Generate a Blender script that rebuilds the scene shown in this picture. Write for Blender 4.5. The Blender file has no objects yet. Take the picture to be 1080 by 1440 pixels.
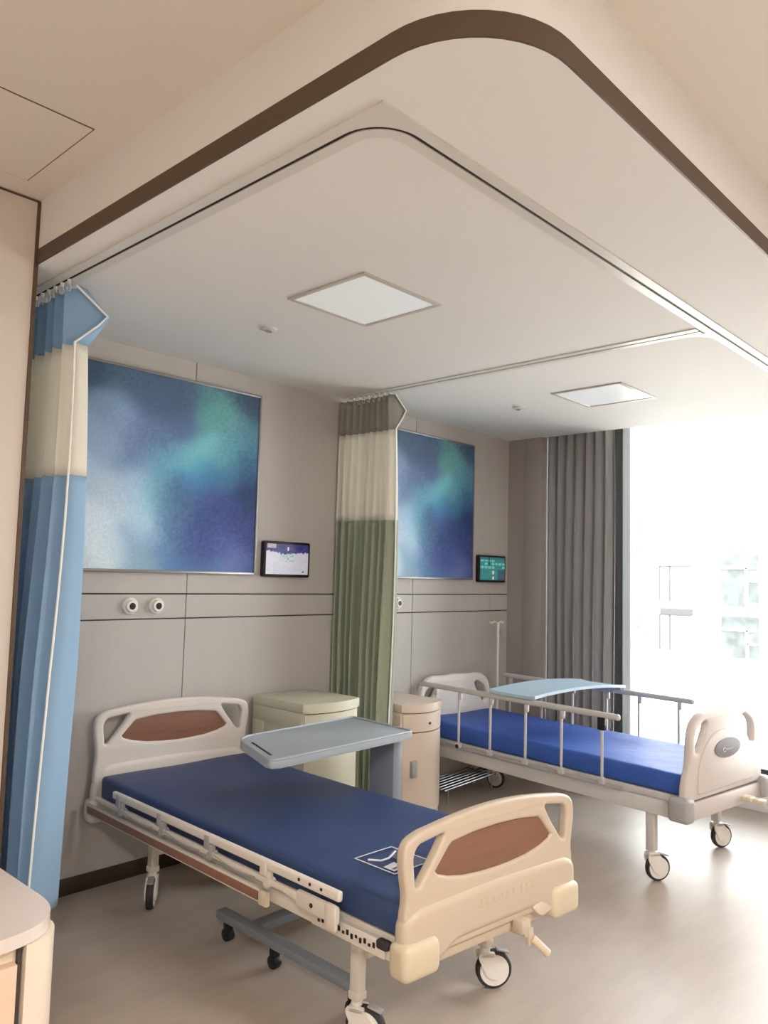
import bpy, bmesh, math, random
from mathutils import Vector, Matrix
from mathutils.geometry import tessellate_polygon
random.seed(7)
sc = bpy.context.scene
COL = sc.collection
PI = math.pi

# ------------------------------------------------------------------ helpers
def lin(c):
    c = c / 255.0
    return c / 12.92 if c <= 0.04045 else ((c + 0.055) / 1.055) ** 2.4
def rgb(r, g, b): return (lin(r), lin(g), lin(b), 1.0)

def mat(name, col, rough=0.5, spec=0.5, metal=0.0, var=0.0, scale=8.0, stretch=None, bump=0.0, bscale=60.0,
        coat=0.0, sheen=0.0, emit=None, estr=0.0, trans=0.0, attr=None, alpha=None):
    m = bpy.data.materials.new(name); m.use_nodes = True
    nt = m.node_tree; b = nt.nodes['Principled BSDF']
    b.inputs['Base Color'].default_value = rgb(*col)
    b.inputs['Roughness'].default_value = rough
    b.inputs['Specular IOR Level'].default_value = spec
    b.inputs['Metallic'].default_value = metal
    b.inputs['Coat Weight'].default_value = coat
    b.inputs['Coat Roughness'].default_value = 0.15
    b.inputs['Sheen Weight'].default_value = sheen
    tc = nt.nodes.new('ShaderNodeTexCoord')
    src = None
    if attr:
        a = nt.nodes.new('ShaderNodeAttribute'); a.attribute_name = attr
        src = a.outputs['Color']
        nt.links.new(src, b.inputs['Base Color'])
    if var > 0:
        mp = nt.nodes.new('ShaderNodeMapping')
        if stretch: mp.inputs['Scale'].default_value = stretch
        nz = nt.nodes.new('ShaderNodeTexNoise'); nz.inputs['Scale'].default_value = scale
        nz.inputs['Detail'].default_value = 6; nz.inputs['Roughness'].default_value = 0.62
        rp = nt.nodes.new('ShaderNodeMapRange')
        rp.inputs['From Min'].default_value = 0.3; rp.inputs['From Max'].default_value = 0.7
        rp.inputs['To Min'].default_value = 1 - var; rp.inputs['To Max'].default_value = 1 + var
        mx = nt.nodes.new('ShaderNodeVectorMath'); mx.operation = 'SCALE'
        nt.links.new(tc.outputs['Object'], mp.inputs['Vector'])
        nt.links.new(mp.outputs['Vector'], nz.inputs['Vector'])
        nt.links.new(nz.outputs['Fac'], rp.inputs['Value'])
        if src: nt.links.new(src, mx.inputs[0])
        else: mx.inputs[0].default_value = rgb(*col)[:3]
        nt.links.new(rp.outputs['Result'], mx.inputs['Scale'])
        nt.links.new(mx.outputs['Vector'], b.inputs['Base Color'])
        src = mx.outputs['Vector']
    if bump > 0:
        nb = nt.nodes.new('ShaderNodeTexNoise'); nb.inputs['Scale'].default_value = bscale
        nb.inputs['Detail'].default_value = 4
        bp = nt.nodes.new('ShaderNodeBump'); bp.inputs['Strength'].default_value = bump; bp.inputs['Distance'].default_value = 0.01
        nt.links.new(tc.outputs['Object'], nb.inputs['Vector'])
        nt.links.new(nb.outputs['Fac'], bp.inputs['Height'])
        nt.links.new(bp.outputs['Normal'], b.inputs['Normal'])
    if emit:
        b.inputs['Emission Strength'].default_value = estr
        if emit == 'attr': nt.links.new(src, b.inputs['Emission Color'])
        else: b.inputs['Emission Color'].default_value = rgb(*emit)
    if trans > 0:                                  # thin cloth letting some light through
        tr = nt.nodes.new('ShaderNodeBsdfTranslucent'); tr.inputs['Color'].default_value = rgb(*col)
        mix = nt.nodes.new('ShaderNodeMixShader'); mix.inputs['Fac'].default_value = trans
        out = nt.nodes['Material Output']
        nt.links.new(b.outputs['BSDF'], mix.inputs[1]); nt.links.new(tr.outputs['BSDF'], mix.inputs[2])
        nt.links.new(mix.outputs['Shader'], out.inputs['Surface'])
    return m

class MB:
    """collects shapes into one mesh"""
    def __init__(self): self.bm = bmesh.new()
    def box(self, c, s, bev=0.0, rot=None, seg=2, mi=0):
        r = bmesh.ops.create_cube(self.bm, size=1.0)
        vs = r['verts']
        bmesh.ops.scale(self.bm, vec=s, verts=vs)
        fs = list({f for v in vs for f in v.link_faces})
        if bev > 0:
            es = list({e for v in vs for e in v.link_edges})
            rr = bmesh.ops.bevel(self.bm, geom=es, offset=bev, segments=seg, affect='EDGES', profile=0.5)
            fs = list(set(rr['faces']) | {f for f in fs if f.is_valid})
            vs = list({v for f in fs for v in f.verts})
        if rot is not None: bmesh.ops.transform(self.bm, matrix=rot.to_4x4(), verts=vs)
        bmesh.ops.translate(self.bm, vec=c, verts=vs)
        for f in fs:
            if f.is_valid: f.material_index = mi
        return self
    def span(self, a, b, bev=0.0, mi=0, seg=2):
        c = [(a[i] + b[i]) / 2 for i in range(3)]; s = [abs(b[i] - a[i]) for i in range(3)]
        return self.box(c, s, bev, mi=mi, seg=seg)
    def cyl(self, a, b, r, r2=None, n=20, mi=0, bev=0.0):
        a, b = Vector(a), Vector(b); d = b - a
        rr = bmesh.ops.create_cone(self.bm, cap_ends=True, segments=n, radius1=r, radius2=r if r2 is None else r2, depth=d.length)
        vs = rr['verts']
        fs = list({f for v in vs for f in v.link_faces})
        if bev > 0:
            es = [e for e in {e for v in vs for e in v.link_edges} if any(len(f.verts) > 4 for f in e.link_faces)]
            q = bmesh.ops.bevel(self.bm, geom=es, offset=bev, segments=2, affect='EDGES', profile=0.5)
            fs = list(set(q['faces']) | {f for f in fs if f.is_valid})
            vs = list({v for f in fs for v in f.verts})
        m = Matrix.Translation((a + b) / 2) @ d.to_track_quat('Z', 'Y').to_matrix().to_4x4()
        bmesh.ops.transform(self.bm, matrix=m, verts=vs)
        for f in fs: f.material_index = mi
        return self
    def lathe(self, prof, origin, axis, n=28, mi=0):
        """prof: list of (radius, height along axis)"""
        ax = Vector(axis).normalized(); q = ax.to_track_quat('Z', 'Y'); o = Vector(origin)
        rings = []
        for r, h in prof:
            rings.append([self.bm.verts.new(o + q @ Vector((max(r, 1e-4) * math.cos(2 * PI * k / n), max(r, 1e-4) * math.sin(2 * PI * k / n), h))) for k in range(n)])
        for a, b in zip(rings, rings[1:]):
            for k in range(n):
                f = self.bm.faces.new((a[k], a[(k + 1) % n], b[(k + 1) % n], b[k])); f.material_index = mi
        for rg, fl in ((rings[0], True), (rings[-1], False)):
            f = self.bm.faces.new(rg[::-1] if fl else rg); f.material_index = mi
        return self
    def tube(self, pts, r, n=12, mi=0, closed=False, flat=None):
        pts = [Vector(p) for p in pts]; N = len(pts); rings = []
        up = Vector((0, 0, 1))
        prev = None
        for i, p in enumerate(pts):
            if closed: t = pts[(i + 1) % N] - pts[i - 1]
            else: t = pts[min(i + 1, N - 1)] - pts[max(i - 1, 0)]
            t.normalize()
            if prev is None:
                ref = up if abs(t.dot(up)) < 0.9 else Vector((1, 0, 0))
                s = t.cross(ref).normalized()
            else:
                s = (prev - t * prev.dot(t)).normalized()
            prev = s; u = s.cross(t)
            fx, fy = flat if flat else (1, 1)
            rings.append([self.bm.verts.new(p + s * (r * fx * math.cos(2 * PI * k / n)) + u * (r * fy * math.sin(2 * PI * k / n))) for k in range(n)])
        prs = list(zip(rings, rings[1:])) + ([(rings[-1], rings[0])] if closed else [])
        for a, b in prs:
            for k in range(n):
                f = self.bm.faces.new((a[k], a[(k + 1) % n], b[(k + 1) % n], b[k])); f.material_index = mi
        if not closed:
            f = self.bm.faces.new(rings[0][::-1]); f.material_index = mi
            f = self.bm.faces.new(rings[-1]); f.material_index = mi
        return self
    def prism(self, poly, z0, z1, plane='xy', mi=0, bev=0.0):
        """extrude a polygon; plane 'xy' up z, 'xz' along y, 'yz' along x"""
        def P(a, b, h): return (a, b, h) if plane == 'xy' else (a, h, b) if plane == 'xz' else (h, a, b)
        lo = [self.bm.verts.new(P(a, b, z0)) for a, b in poly]; hi = [self.bm.verts.new(P(a, b, z1)) for a, b in poly]
        n = len(poly); fs = []
        fs.append(self.bm.faces.new(lo[::-1])); fs.append(self.bm.faces.new(hi))
        for k in range(n): fs.append(self.bm.faces.new((lo[k], lo[(k + 1) % n], hi[(k + 1) % n], hi[k])))
        if bev > 0:
            es = list({e for f in fs[:2] for e in f.edges})
            q = bmesh.ops.bevel(self.bm, geom=es, offset=bev, segments=2, affect='EDGES', profile=0.5)
            fs = list(set(q['faces']) | {f for f in fs if f.is_valid})
        for f in fs:
            if f.is_valid: f.material_index = mi
        return self
    def build(self, name, m, parent=None, smooth=35, label=None, solid=0.0):
        bm = self.bm
        bmesh.ops.recalc_face_normals(bm, faces=bm.faces[:])
        me = bpy.data.meshes.new(name); bm.to_mesh(me); bm.free()
        return link(name, me, m, parent, smooth, label)

def link(name, me, m, parent=None, smooth=35, label=None):
    for x in (m if isinstance(m, (list, tuple)) else [m]): me.materials.append(x)
    if smooth:
        me.shade_smooth(); me.set_sharp_from_angle(angle=math.radians(smooth))
    o = bpy.data.objects.new(name, me); COL.objects.link(o)
    if parent is not None: o.parent = parent
    if label: o['label'] = label
    return o

def tag(o, label, cat, group=None):
    o['label'] = label; o['category'] = cat
    if group: o['group'] = group
    return o
def thing(name, label, cat, loc=(0, 0, 0), rz=0.0, group=None):
    o = bpy.data.objects.new(name, None); COL.objects.link(o)
    o.location = loc; o.rotation_euler = (0, 0, rz); o.empty_display_size = 0.1
    return tag(o, label, cat, group)
def struct(o, label=None):
    o['kind'] = 'structure'
    if label: o['label'] = label
    return o
def copy_tree(o, parent=None):
    c = o.copy(); COL.objects.link(c)
    if parent is not None: c.parent = parent
    for ch in [x for x in COL.objects if x.parent == o]: copy_tree(ch, c)
    return c

def rounded(pts, n=7):
    """pts: (x, y, radius) polygon -> dense rounded outline"""
    out = []; N = len(pts)
    for i in range(N):
        p = Vector(pts[i][:2]); r = pts[i][2] if len(pts[i]) > 2 else 0
        a = Vector(pts[i - 1][:2]); b = Vector(pts[(i + 1) % N][:2])
        if r <= 0: out.append(tuple(p)); continue
        d1 = (a - p); d2 = (b - p); l = min(r, d1.length * .49, d2.length * .49)
        s = p + d1.normalized() * l; e = p + d2.normalized() * l
        for k in range(n + 1):
            t = k / n
            q = s * (1 - t) ** 2 + p * 2 * t * (1 - t) + e * t * t
            out.append((q.x, q.y))
    return out

def board(name, loops, thick, bev, m, parent=None, y=0.0, z=0.0, label=None, rz=0.0, res=2):
    """plate with holes in the local x-z plane, rounded rims; loops[0] is the outline"""
    clean = []
    for li, lp in enumerate(loops):
        q = []
        for p in lp:
            if not q or (p[0] - q[-1][0]) ** 2 + (p[1] - q[-1][1]) ** 2 > 4e-7: q.append((p[0], p[1]))
        if (q[0][0] - q[-1][0]) ** 2 + (q[0][1] - q[-1][1]) ** 2 < 4e-7: q.pop()
        ar = sum(q[i - 1][0] * q[i][1] - q[i][0] * q[i - 1][1] for i in range(len(q)))
        if (ar > 0) != (li == 0): q.reverse()
        clean.append(q)
    K_ = res + 1
    ring_def = [(bev * (1 - math.cos(PI / 2 * (K_ - k) / K_)) if False else bev * (1 - math.sin(PI / 2 * k / K_)), thick / 2 - bev * (1 - math.cos(PI / 2 * k / K_))) for k in range(K_ + 1)]
    ring_def = ring_def + [(i_, -d_) for i_, d_ in ring_def[::-1]]
    bm = bmesh.new(); c, s_ = math.cos(rz), math.sin(rz)
    def V(px, pz, d_):
        return bm.verts.new((c * px + s_ * d_, s_ * px - c * d_ + y, pz + z))
    front = []; back = []; inner2d = []
    for q in clean:
        n = len(q); nr = []
        for i in range(n):
            e1 = Vector((q[i][0] - q[i - 1][0], q[i][1] - q[i - 1][1])).normalized(); e2 = Vector((q[(i + 1) % n][0] - q[i][0], q[(i + 1) % n][1] - q[i][1])).normalized()
            t = e1 + e2
            t = t.normalized() if t.length > 1e-6 else e1
            k = min(1.6, 1 / max(.5, t.dot(e1)))
            nr.append(Vector((-t.y, t.x)) * k)
        rings = []
        for ins_, d_ in ring_def:
            rings.append([V(q[i][0] + nr[i].x * ins_, q[i][1] + nr[i].y * ins_, d_) for i in range(n)])
        for r0, r1 in zip(rings, rings[1:]):
            for i in range(n): bm.faces.new((r0[i], r1[i], r1[(i + 1) % n], r0[(i + 1) % n]))
        front += rings[0]; back += rings[-1]
        inner2d.append([Vector((q[i][0] + nr[i].x * bev, q[i][1] + nr[i].y * bev, 0)) for i in range(n)])
    for tri in tessellate_polygon(inner2d):
        try:
            bm.faces.new([front[i] for i in tri]); bm.faces.new([back[i] for i in tri[::-1]])
        except ValueError: pass
    bmesh.ops.recalc_face_normals(bm, faces=bm.faces[:])
    me = bpy.data.meshes.new(name); bm.to_mesh(me); bm.free()
    return link(name, me, m, parent, 40, label)

# ------------------------------------------------------------------ materials
M = {}
M['ceil_white'] = mat('warm_white_ceiling_paint', (228, 226, 223), .75, .3, var=.012, scale=1.2)
M['ceil_warm'] = mat('cream_ceiling_paint', (228, 221, 213), .75, .3, var=.012, scale=1.2)
M['brown'] = mat('bronze_brown_trim', (88, 71, 56), .45, .4, var=.08, scale=3)
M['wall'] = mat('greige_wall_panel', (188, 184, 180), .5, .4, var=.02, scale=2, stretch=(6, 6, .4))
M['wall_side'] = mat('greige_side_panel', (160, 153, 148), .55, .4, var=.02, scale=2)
M['groove'] = mat('dark_panel_joint', (70, 62, 58), .6)
M['warmpanel'] = mat('warm_cream_cupboard_panel', (212, 202, 192), .5, .4, var=.02, scale=1)
M['base'] = mat('dark_brown_skirting', (58, 44, 38), .4)
M['floor'] = mat('greige_vinyl_floor', (180, 167, 155), .38, .35, var=.08, scale=3.0, stretch=(.8, 3.0, 1))
M['alu'] = mat('white_track_metal', (214, 210, 204), .35, .5, .0)
M['slot'] = mat('track_slot_black', (30, 28, 28), .6)
M['lampframe'] = mat('lamp_frame_grey', (196, 190, 182), .4, .5)
M['diff'] = mat('opal_diffuser', (236, 240, 242), .3, .5, emit=(240, 246, 250), estr=.10)
M['chrome'] = mat('chrome_metal', (205, 205, 205), .22, .5, 1.0)
M['white_plastic'] = mat('white_plastic', (232, 228, 222), .35, .5)
M['rackwire'] = mat('dull_chrome_wire', (150, 150, 152), .3, .5, .8)
M['black'] = mat('black_plastic', (22, 22, 24), .4)
M['rubber'] = mat('dark_rubber', (48, 46, 46), .6)
M['art'] = mat('aurora_canvas', (255, 255, 255), .6, .3, var=.12, scale=80, attr='Col', bump=.10, bscale=90)
M['artframe'] = mat('thin_grey_frame', (150, 148, 148), .35, .5, .6)
M['scr'] = mat('lit_display', (255, 255, 255), .25, .5, attr='Col', emit='attr', estr=.18)
M['blue_cloth'] = mat('sky_blue_curtain_cloth', (164, 201, 233), .85, .2, trans=.25, sheen=.2, bump=.1, bscale=300)
M['cream_mesh'] = mat('cream_curtain_mesh', (250, 248, 240), .9, .2, trans=.4, bump=.15, bscale=400)
M['green_cloth'] = mat('sage_green_curtain_cloth', (182, 190, 168), .85, .2, trans=.3, sheen=.2, bump=.1, bscale=300)
M['sage_head'] = mat('grey_sage_curtain_header', (172, 172, 164), .9, .2, trans=.2, bump=.1, bscale=300)
M['piping'] = mat('white_piping_highlight', (240, 243, 242), .8, .2)
M['grey_cloth'] = mat('charcoal_grey_curtain_cloth', (170, 168, 168), .85, .2, trans=.12, sheen=.2, bump=.1, bscale=300)
M['head_plastic'] = mat('bed_plastic_off_warm_light', (222, 214, 204), .38, .5, var=.01)  # footboard's plastic in a greyer tone, standing in for distance from the warm light
M['foot_plastic'] = mat('warm_lit_bed_plastic', (202, 186, 166), .38, .5, var=.01)  # bed plastic with the warm light near the foot mixed into its colour
M['bump_plastic'] = mat('light_cream_bumper', (212, 198, 172), .35, .5)
M['wood'] = mat('red_brown_wood_insert', (136, 98, 80), .4, .4, var=.10, scale=4, stretch=(1, 6, 6))
M['navy'] = mat('navy_blue_mattress_cover', (48, 68, 112), .5, .45, var=.04, scale=3, bump=.25, bscale=7)
M['royal'] = mat('window_lit_navy_mattress_cover', (56, 92, 174), .55, .4, var=.05, scale=3, bump=.5, bscale=9)  # navy cover brightened, the window light is put into its colour
M['frame'] = mat('off_white_painted_steel', (218, 210, 198), .35, .5)
M['frame_grey'] = mat('pale_grey_painted_steel', (205, 201, 197), .35, .5)
M['greypart'] = mat('grey_plastic_corner', (168, 166, 166), .45, .5)
M['alurail'] = mat('brushed_aluminium_rail', (200, 198, 194), .35, .5, .12)
M['pinkwhite'] = mat('pinkish_white_bed_plastic', (210, 200, 194), .38, .5, var=.01)
M['emblem'] = mat('grey_emblem_disc', (132, 128, 136), .5, .4, var=.08, scale=60)
M['print'] = mat('white_print', (222, 222, 226), .6)
M['printgrey'] = mat('grey_violet_print', (96, 98, 122), .6, var=.3, scale=40)
M['table'] = mat('blue_grey_table_plastic', (160, 168, 175), .38, .5, var=.01)
M['tabpost'] = mat('shaded_blue_grey_metal', (132, 138, 146), .4, .5)  # grey darkened so the colour carries the shade on post and base
M['cabside'] = mat('sage_cream_cabinet', (204, 200, 178), .4, .5, var=.01)
M['cabfront'] = mat('pink_cream_cabinet', (222, 205, 188), .4, .5, var=.01)
M['cabwarm'] = mat('ivory_cupboard', (236, 220, 202), .3, .5, var=.01)
M['cabtop'] = mat('ivory_glossy_top', (222, 210, 202), .15, .5, var=.02, scale=3, stretch=(5, 1, 1))
M['dooracc'] = mat('peach_cupboard_door', (226, 196, 172), .4, .5)
M['tray'] = mat('pale_blue_tray', (180, 204, 220), .3, .5)
M['winframe'] = mat('dark_grey_window_frame', (66, 68, 68), .4, .5, .2)
M['wingrey'] = mat('lit_window_frame_side', (206, 214, 218), .4, .5)  # lit side of the dark frame, brightness put into the colour
M['sill'] = mat('white_window_sill', (236, 234, 230), .35, .5)
M['fac'] = mat('white_facade_render', (240, 238, 234), .9)
M['facwin'] = mat('facade_window_glass', (88, 92, 92), .5, .1, var=.45, scale=1.2)
M['faclouver'] = mat('facade_louvre_grey', (84, 82, 82), .7, .05)
M['ground'] = mat('pale_terrace_concrete', (214, 208, 198), .9, var=.05)
M['cream'] = mat('cream_terrace_slab', (220, 200, 160), .8)

# clear glass that lets the daylight through
g = bpy.data.materials.new('clear_glass'); g.use_nodes = True
nt = g.node_tree; nt.nodes.remove(nt.nodes['Principled BSDF'])
tr = nt.nodes.new('ShaderNodeBsdfTransparent'); gl = nt.nodes.new('ShaderNodeBsdfGlossy'); gl.inputs['Roughness'].default_value = 0.02
fr = nt.nodes.new('ShaderNodeFresnel'); fr.inputs['IOR'].default_value = 1.35
mx = nt.nodes.new('ShaderNodeMixShader')
nt.links.new(fr.outputs[0], mx.inputs['Fac']); nt.links.new(tr.outputs[0], mx.inputs[1]); nt.links.new(gl.outputs[0], mx.inputs[2])
nt.links.new(mx.outputs[0], nt.nodes['Material Output'].inputs['Surface'])
M['glass'] = g

# ------------------------------------------------------------------ the room
YW = 3.967; ZC = 2.884; ZU = 3.154; XS = 1.297; YS = .926; XE = 5.87; XWIN = 6.27; XL = -2.0; YB = -2.4
struct(MB().span((XL - .2, YB - .2, -.1), (XWIN + .25, YW + .2, 0)).build('floor', M['floor']))
up = MB().span((XL - .2, YB - .2, ZU), (XWIN + .25, YW + .2, ZU + .1)); struct(up.build('ceiling', M['ceil_warm']))
# access hatch in the upper ceiling
hx0, hx1, hy0, hy1 = .72, 1.183, 2.525, 3.06
h = MB().span((hx0, hy0, ZU - .003), (hx1, hy1, ZU + .004)).build('access_panel', M['ceil_warm'])
tag(h, 'flush square access panel in the upper ceiling above the cream cupboard wall', 'ceiling hatch')
hf = MB()
w = .005
hf.span((hx0 - w, hy0 - w, ZU - .001), (hx1 + w, hy0, ZU + .004)).span((hx0 - w, hy1, ZU - .001), (hx1 + w, hy1 + w, ZU + .004))
hf.span((hx0 - w, hy0, ZU - .001), (hx0, hy1, ZU + .004)).span((hx1, hy0, ZU - .001), (hx1 + w, hy1, ZU + .004))
hf.build('panel_joint', M['groove'], h)

# lowered ceiling slab with a rounded corner
def soffit_outline(off=0.0, r=.3):
    x0, y0 = XS - off, YS - off
    pts = [(XE, YW)]
    pts += [(x0, YW)]
    rr = r + off
    for k in range(13):
        a = PI + (PI / 2) * k / 12
        pts.append((x0 + rr + rr * math.cos(a), y0 + rr + rr * math.sin(a)))
    pts += [(XE, y0)]
    return pts
sl = MB().prism(soffit_outline(), ZC, ZU + .02).build('ceiling', M['ceil_white']); struct(sl, 'lowered white ceiling slab over the beds')
def ribbon(path, off_in, off_out, z0, z1):
    """a band following an open xy path, between two sideways offsets"""
    mb = MB(); P = [Vector((p[0], p[1])) for p in path]; rows = []
    for i, p in enumerate(P):
        t = (P[min(i + 1, len(P) - 1)] - P[max(i - 1, 0)]).normalized(); n = Vector((-t.y, t.x))
        a, b = p + n * off_in, p + n * off_out
        rows.append([mb.bm.verts.new((q.x, q.y, z)) for q, z in ((a, z0), (b, z0), (b, z1), (a, z1))])
    for a, b in zip(rows, rows[1:]):
        for k in range(4): mb.bm.faces.new((a[k], a[(k + 1) % 4], b[(k + 1) % 4], b[k]))
    mb.bm.faces.new(rows[0]); mb.bm.faces.new(rows[-1][::-1])
    return mb
def corner_path(x0, y0, r, yend, xend, n=12):
    pts = [(x0, yend)] + [(x0 + r + r * math.cos(PI + PI / 2 * k / n), y0 + r + r * math.sin(PI + PI / 2 * k / n)) for k in range(n + 1)] + [(xend, y0)]
    return pts
trim = ribbon(corner_path(XS, YS, .3, YW - .001, XE), -.004, .003, ZC - .001, ZC + .062).build('trim_1', M['brown'])
struct(trim, 'dark bronze band around the lowered ceiling')

# head wall: panels with dark joints between
hw = MB().span((XS - .2, YW + .012, 0), (XE + .4, YW + .2, ZU), mi=1)
gx = [1.2, 2.575, 4.575, 5.855]
gz = [(0, 1.376), (1.3835, 1.515), (1.523, ZC + .01)]
gap = .0025
for i, (z0, z1) in enumerate(gz):
    xs = [1.2, 2.575, 4.575, 5.59, 5.86] if i == 1 else gx
    for a, b in zip(xs, xs[1:]):
        hw.span((a + gap, YW, z0), (b - gap, YW + .02, z1), .0015, seg=1)
struct(hw.build('wall_back', [M['wall'], M['groove']]))
bl = MB().span((XS, YW - .008, 0), (XE, YW, .085), .002); struct(bl.build('baseboard_back', M['base']))
# wall stub between the head wall and the window curtain, with a joint
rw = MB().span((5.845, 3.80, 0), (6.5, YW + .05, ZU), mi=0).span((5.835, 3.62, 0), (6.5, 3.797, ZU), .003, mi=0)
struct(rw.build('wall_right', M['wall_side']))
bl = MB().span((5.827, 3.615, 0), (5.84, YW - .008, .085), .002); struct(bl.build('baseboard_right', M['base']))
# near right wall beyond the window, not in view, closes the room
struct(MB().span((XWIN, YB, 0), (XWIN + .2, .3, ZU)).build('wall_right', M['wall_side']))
struct(MB().span((XWIN, .3, ZU - .03), (XWIN + .2, 3.7, ZU)).build('wall_right', M['ceil_white']), 'window head above the glass')
struct(MB().span((XL - .2, YB - .2, 0), (XWIN + .2, YB, ZU)).build('wall_front', M['warmpanel']))
struct(MB().span((XL - .2, YB, 0), (XL, YW, ZU)).build('wall_left', M['warmpanel']))
# cream cupboard wall at the left foreground with bronze edge
struct(MB().span((XL, 3.2, 0), (XS - .012, YW + .02, ZU - .006)).build('wall_left', M['warmpanel']), 'cream cupboard wall at the left edge')
e = MB().span((XS - .012, 3.192, 0), (XS + .004, 3.24, ZU - .006), .002).span((XL, 3.197, ZU - .010), (XS, 3.21, ZU - .003))
struct(e.build('trim_2', M['brown']), 'bronze edge of the cream cupboard wall')

# window: kerb, frames, glass
kb = MB().span((XWIN - .02, .3, 0), (XWIN + .2, 3.62, .19), .006); struct(kb.build('trim_3', M['sill']), 'white window kerb')
wf = MB()
wf.span((XWIN + .02, .3, .19), (XWIN + .10, 3.62, .30), .004).span((XWIN + .02, .3, ZU - .09), (XWIN + .10, 3.62, ZU - .03), .004)
for y, w in ((3.58, .05), (3.12, .08), (1.2, .05), (.325, .05)):
    wf.span((XWIN - .03, y - w / 2, .19), (XWIN + .10, y + w / 2, ZU - .03), .004)
wn = struct(wf.build('window_1', M['winframe']))
wt = MB().span((XWIN - .025, 3.012, .30), (XWIN + .08, 3.079, ZU - .09), .003).build('lit_frame_side', M['wingrey'], wn)
for a, b in ((3.16, 3.56), (1.225, 3.012), (.35, 1.175)):
    MB().span((XWIN + .055, a, .30), (XWIN + .063, b, ZU - .09)).build('window_pane', M['glass'], wn)

# ------------------------------------------------------------------ ceiling fittings
def add_track(path, name, label, inner, caps=None):
    t = thing(name, label, 'curtain track', (path[0][0], path[0][1], ZC), 0, 'curtain tracks in the lowered ceiling')
    off = Vector((path[0][0], path[0][1], 0))
    rel = [(p[0] - off.x, p[1] - off.y) for p in path]
    ribbon(rel, -.046, -.007, -.006, .0).build('track_flange', M['alu'], t)
    ribbon(rel, .007, .046, -.006, .0).build('track_flange', M['alu'], t)
    ribbon(rel, -.007, .007, -.0025, .0).build('track_slot', M['slot'], t)
    return t
TX, TY = 1.45, 1.402
tr1 = add_track(corner_path(TX, TY, .14, 3.9, XE - .01), 'curtain_track', 'long white recessed curtain track turning the corner of the lowered ceiling', True)
# square outer corner of the flange
sq = MB()
n = 12; poly = [(-.046, -(3.9 - TY) - .046), (.10, -(3.9 - TY) - .046)]
cpt = [(.14 + .186 * math.cos(PI + PI / 2 * k / n), -(3.9 - TY) + .14 + .186 * math.sin(PI + PI / 2 * k / n)) for k in range(n + 1)]
poly = [(-.046, -(3.9 - TY) - .046)] + cpt[::-1]
sq.prism(poly, -.006, 0).build('track_corner', M['alu'], tr1)
MXT = 3.775
mid = [(MXT, 3.9), (MXT, TY + .06)]
tr2 = add_track(mid, 'curtain_track', 'straight white recessed curtain track between the two beds', True)
MB().prism([(.046, -(3.9 - TY) + .046)] + [(.046 + .14 - .14 * math.cos(PI / 2 * k / 10), -(3.9 - TY) + .046 + .14 - .14 * math.sin(PI / 2 * k / 10)) for k in range(11)], -.006, 0).build('track_corner', M['alu'], tr2)

def lamp(x0, x1, y0, y1, label):
    cx, cy = (x0 + x1) / 2, (y0 + y1) / 2; a, b = (x1 - x0) / 2, (y1 - y0) / 2
    t = thing('ceiling_light', label, 'ceiling light', (cx, cy, ZC), 0, 'square panel lights over the beds')
    f = MB(); w = .022
    f.span((-a, -b, -.008), (a, -b + w, 0), .002).span((-a, b - w, -.008), (a, b, 0), .002)
    f.span((-a, -b + w, -.008), (-a + w, b - w, 0), .002).span((a - w, -b + w, -.008), (a, b - w, 0), .002)
    f.build('light_frame', M['lampframe'], t)
    MB().span((-a + w, -b + w, -.004), (a - w, b - w, 0)).build('diffuser', M['diff'], t)
    return t
lamp(2.2, 2.70, 2.205, 2.692, 'square flush panel light over the navy bed in the foreground')
lamp(4.475, 4.985, 2.215, 2.715, 'square flush panel light over the far bed by the window')
for (x, y, l) in ((2.43, 3.108, 'small round white ceiling sprinkler over the navy bed'), (4.718, 3.126, 'small round white ceiling sprinkler over the far bed by the window')):
    t = thing('ceiling_sprinkler', l, 'sprinkler', (x, y, ZC), 0, 'ceiling sprinklers')
    MB().lathe([(.042, 0), (.042, -.006), (.034, -.012), (.02, -.013)], (0, 0, 0), (0, 0, 1)).build('sprinkler_plate', M['alu'], t)
    MB().lathe([(.014, -.012), (.012, -.015), (.016, -.016), (.016, -.018)], (0, 0, 0), (0, 0, 1), 16).build('sprinkler_head', M['chrome'], t)

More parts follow.
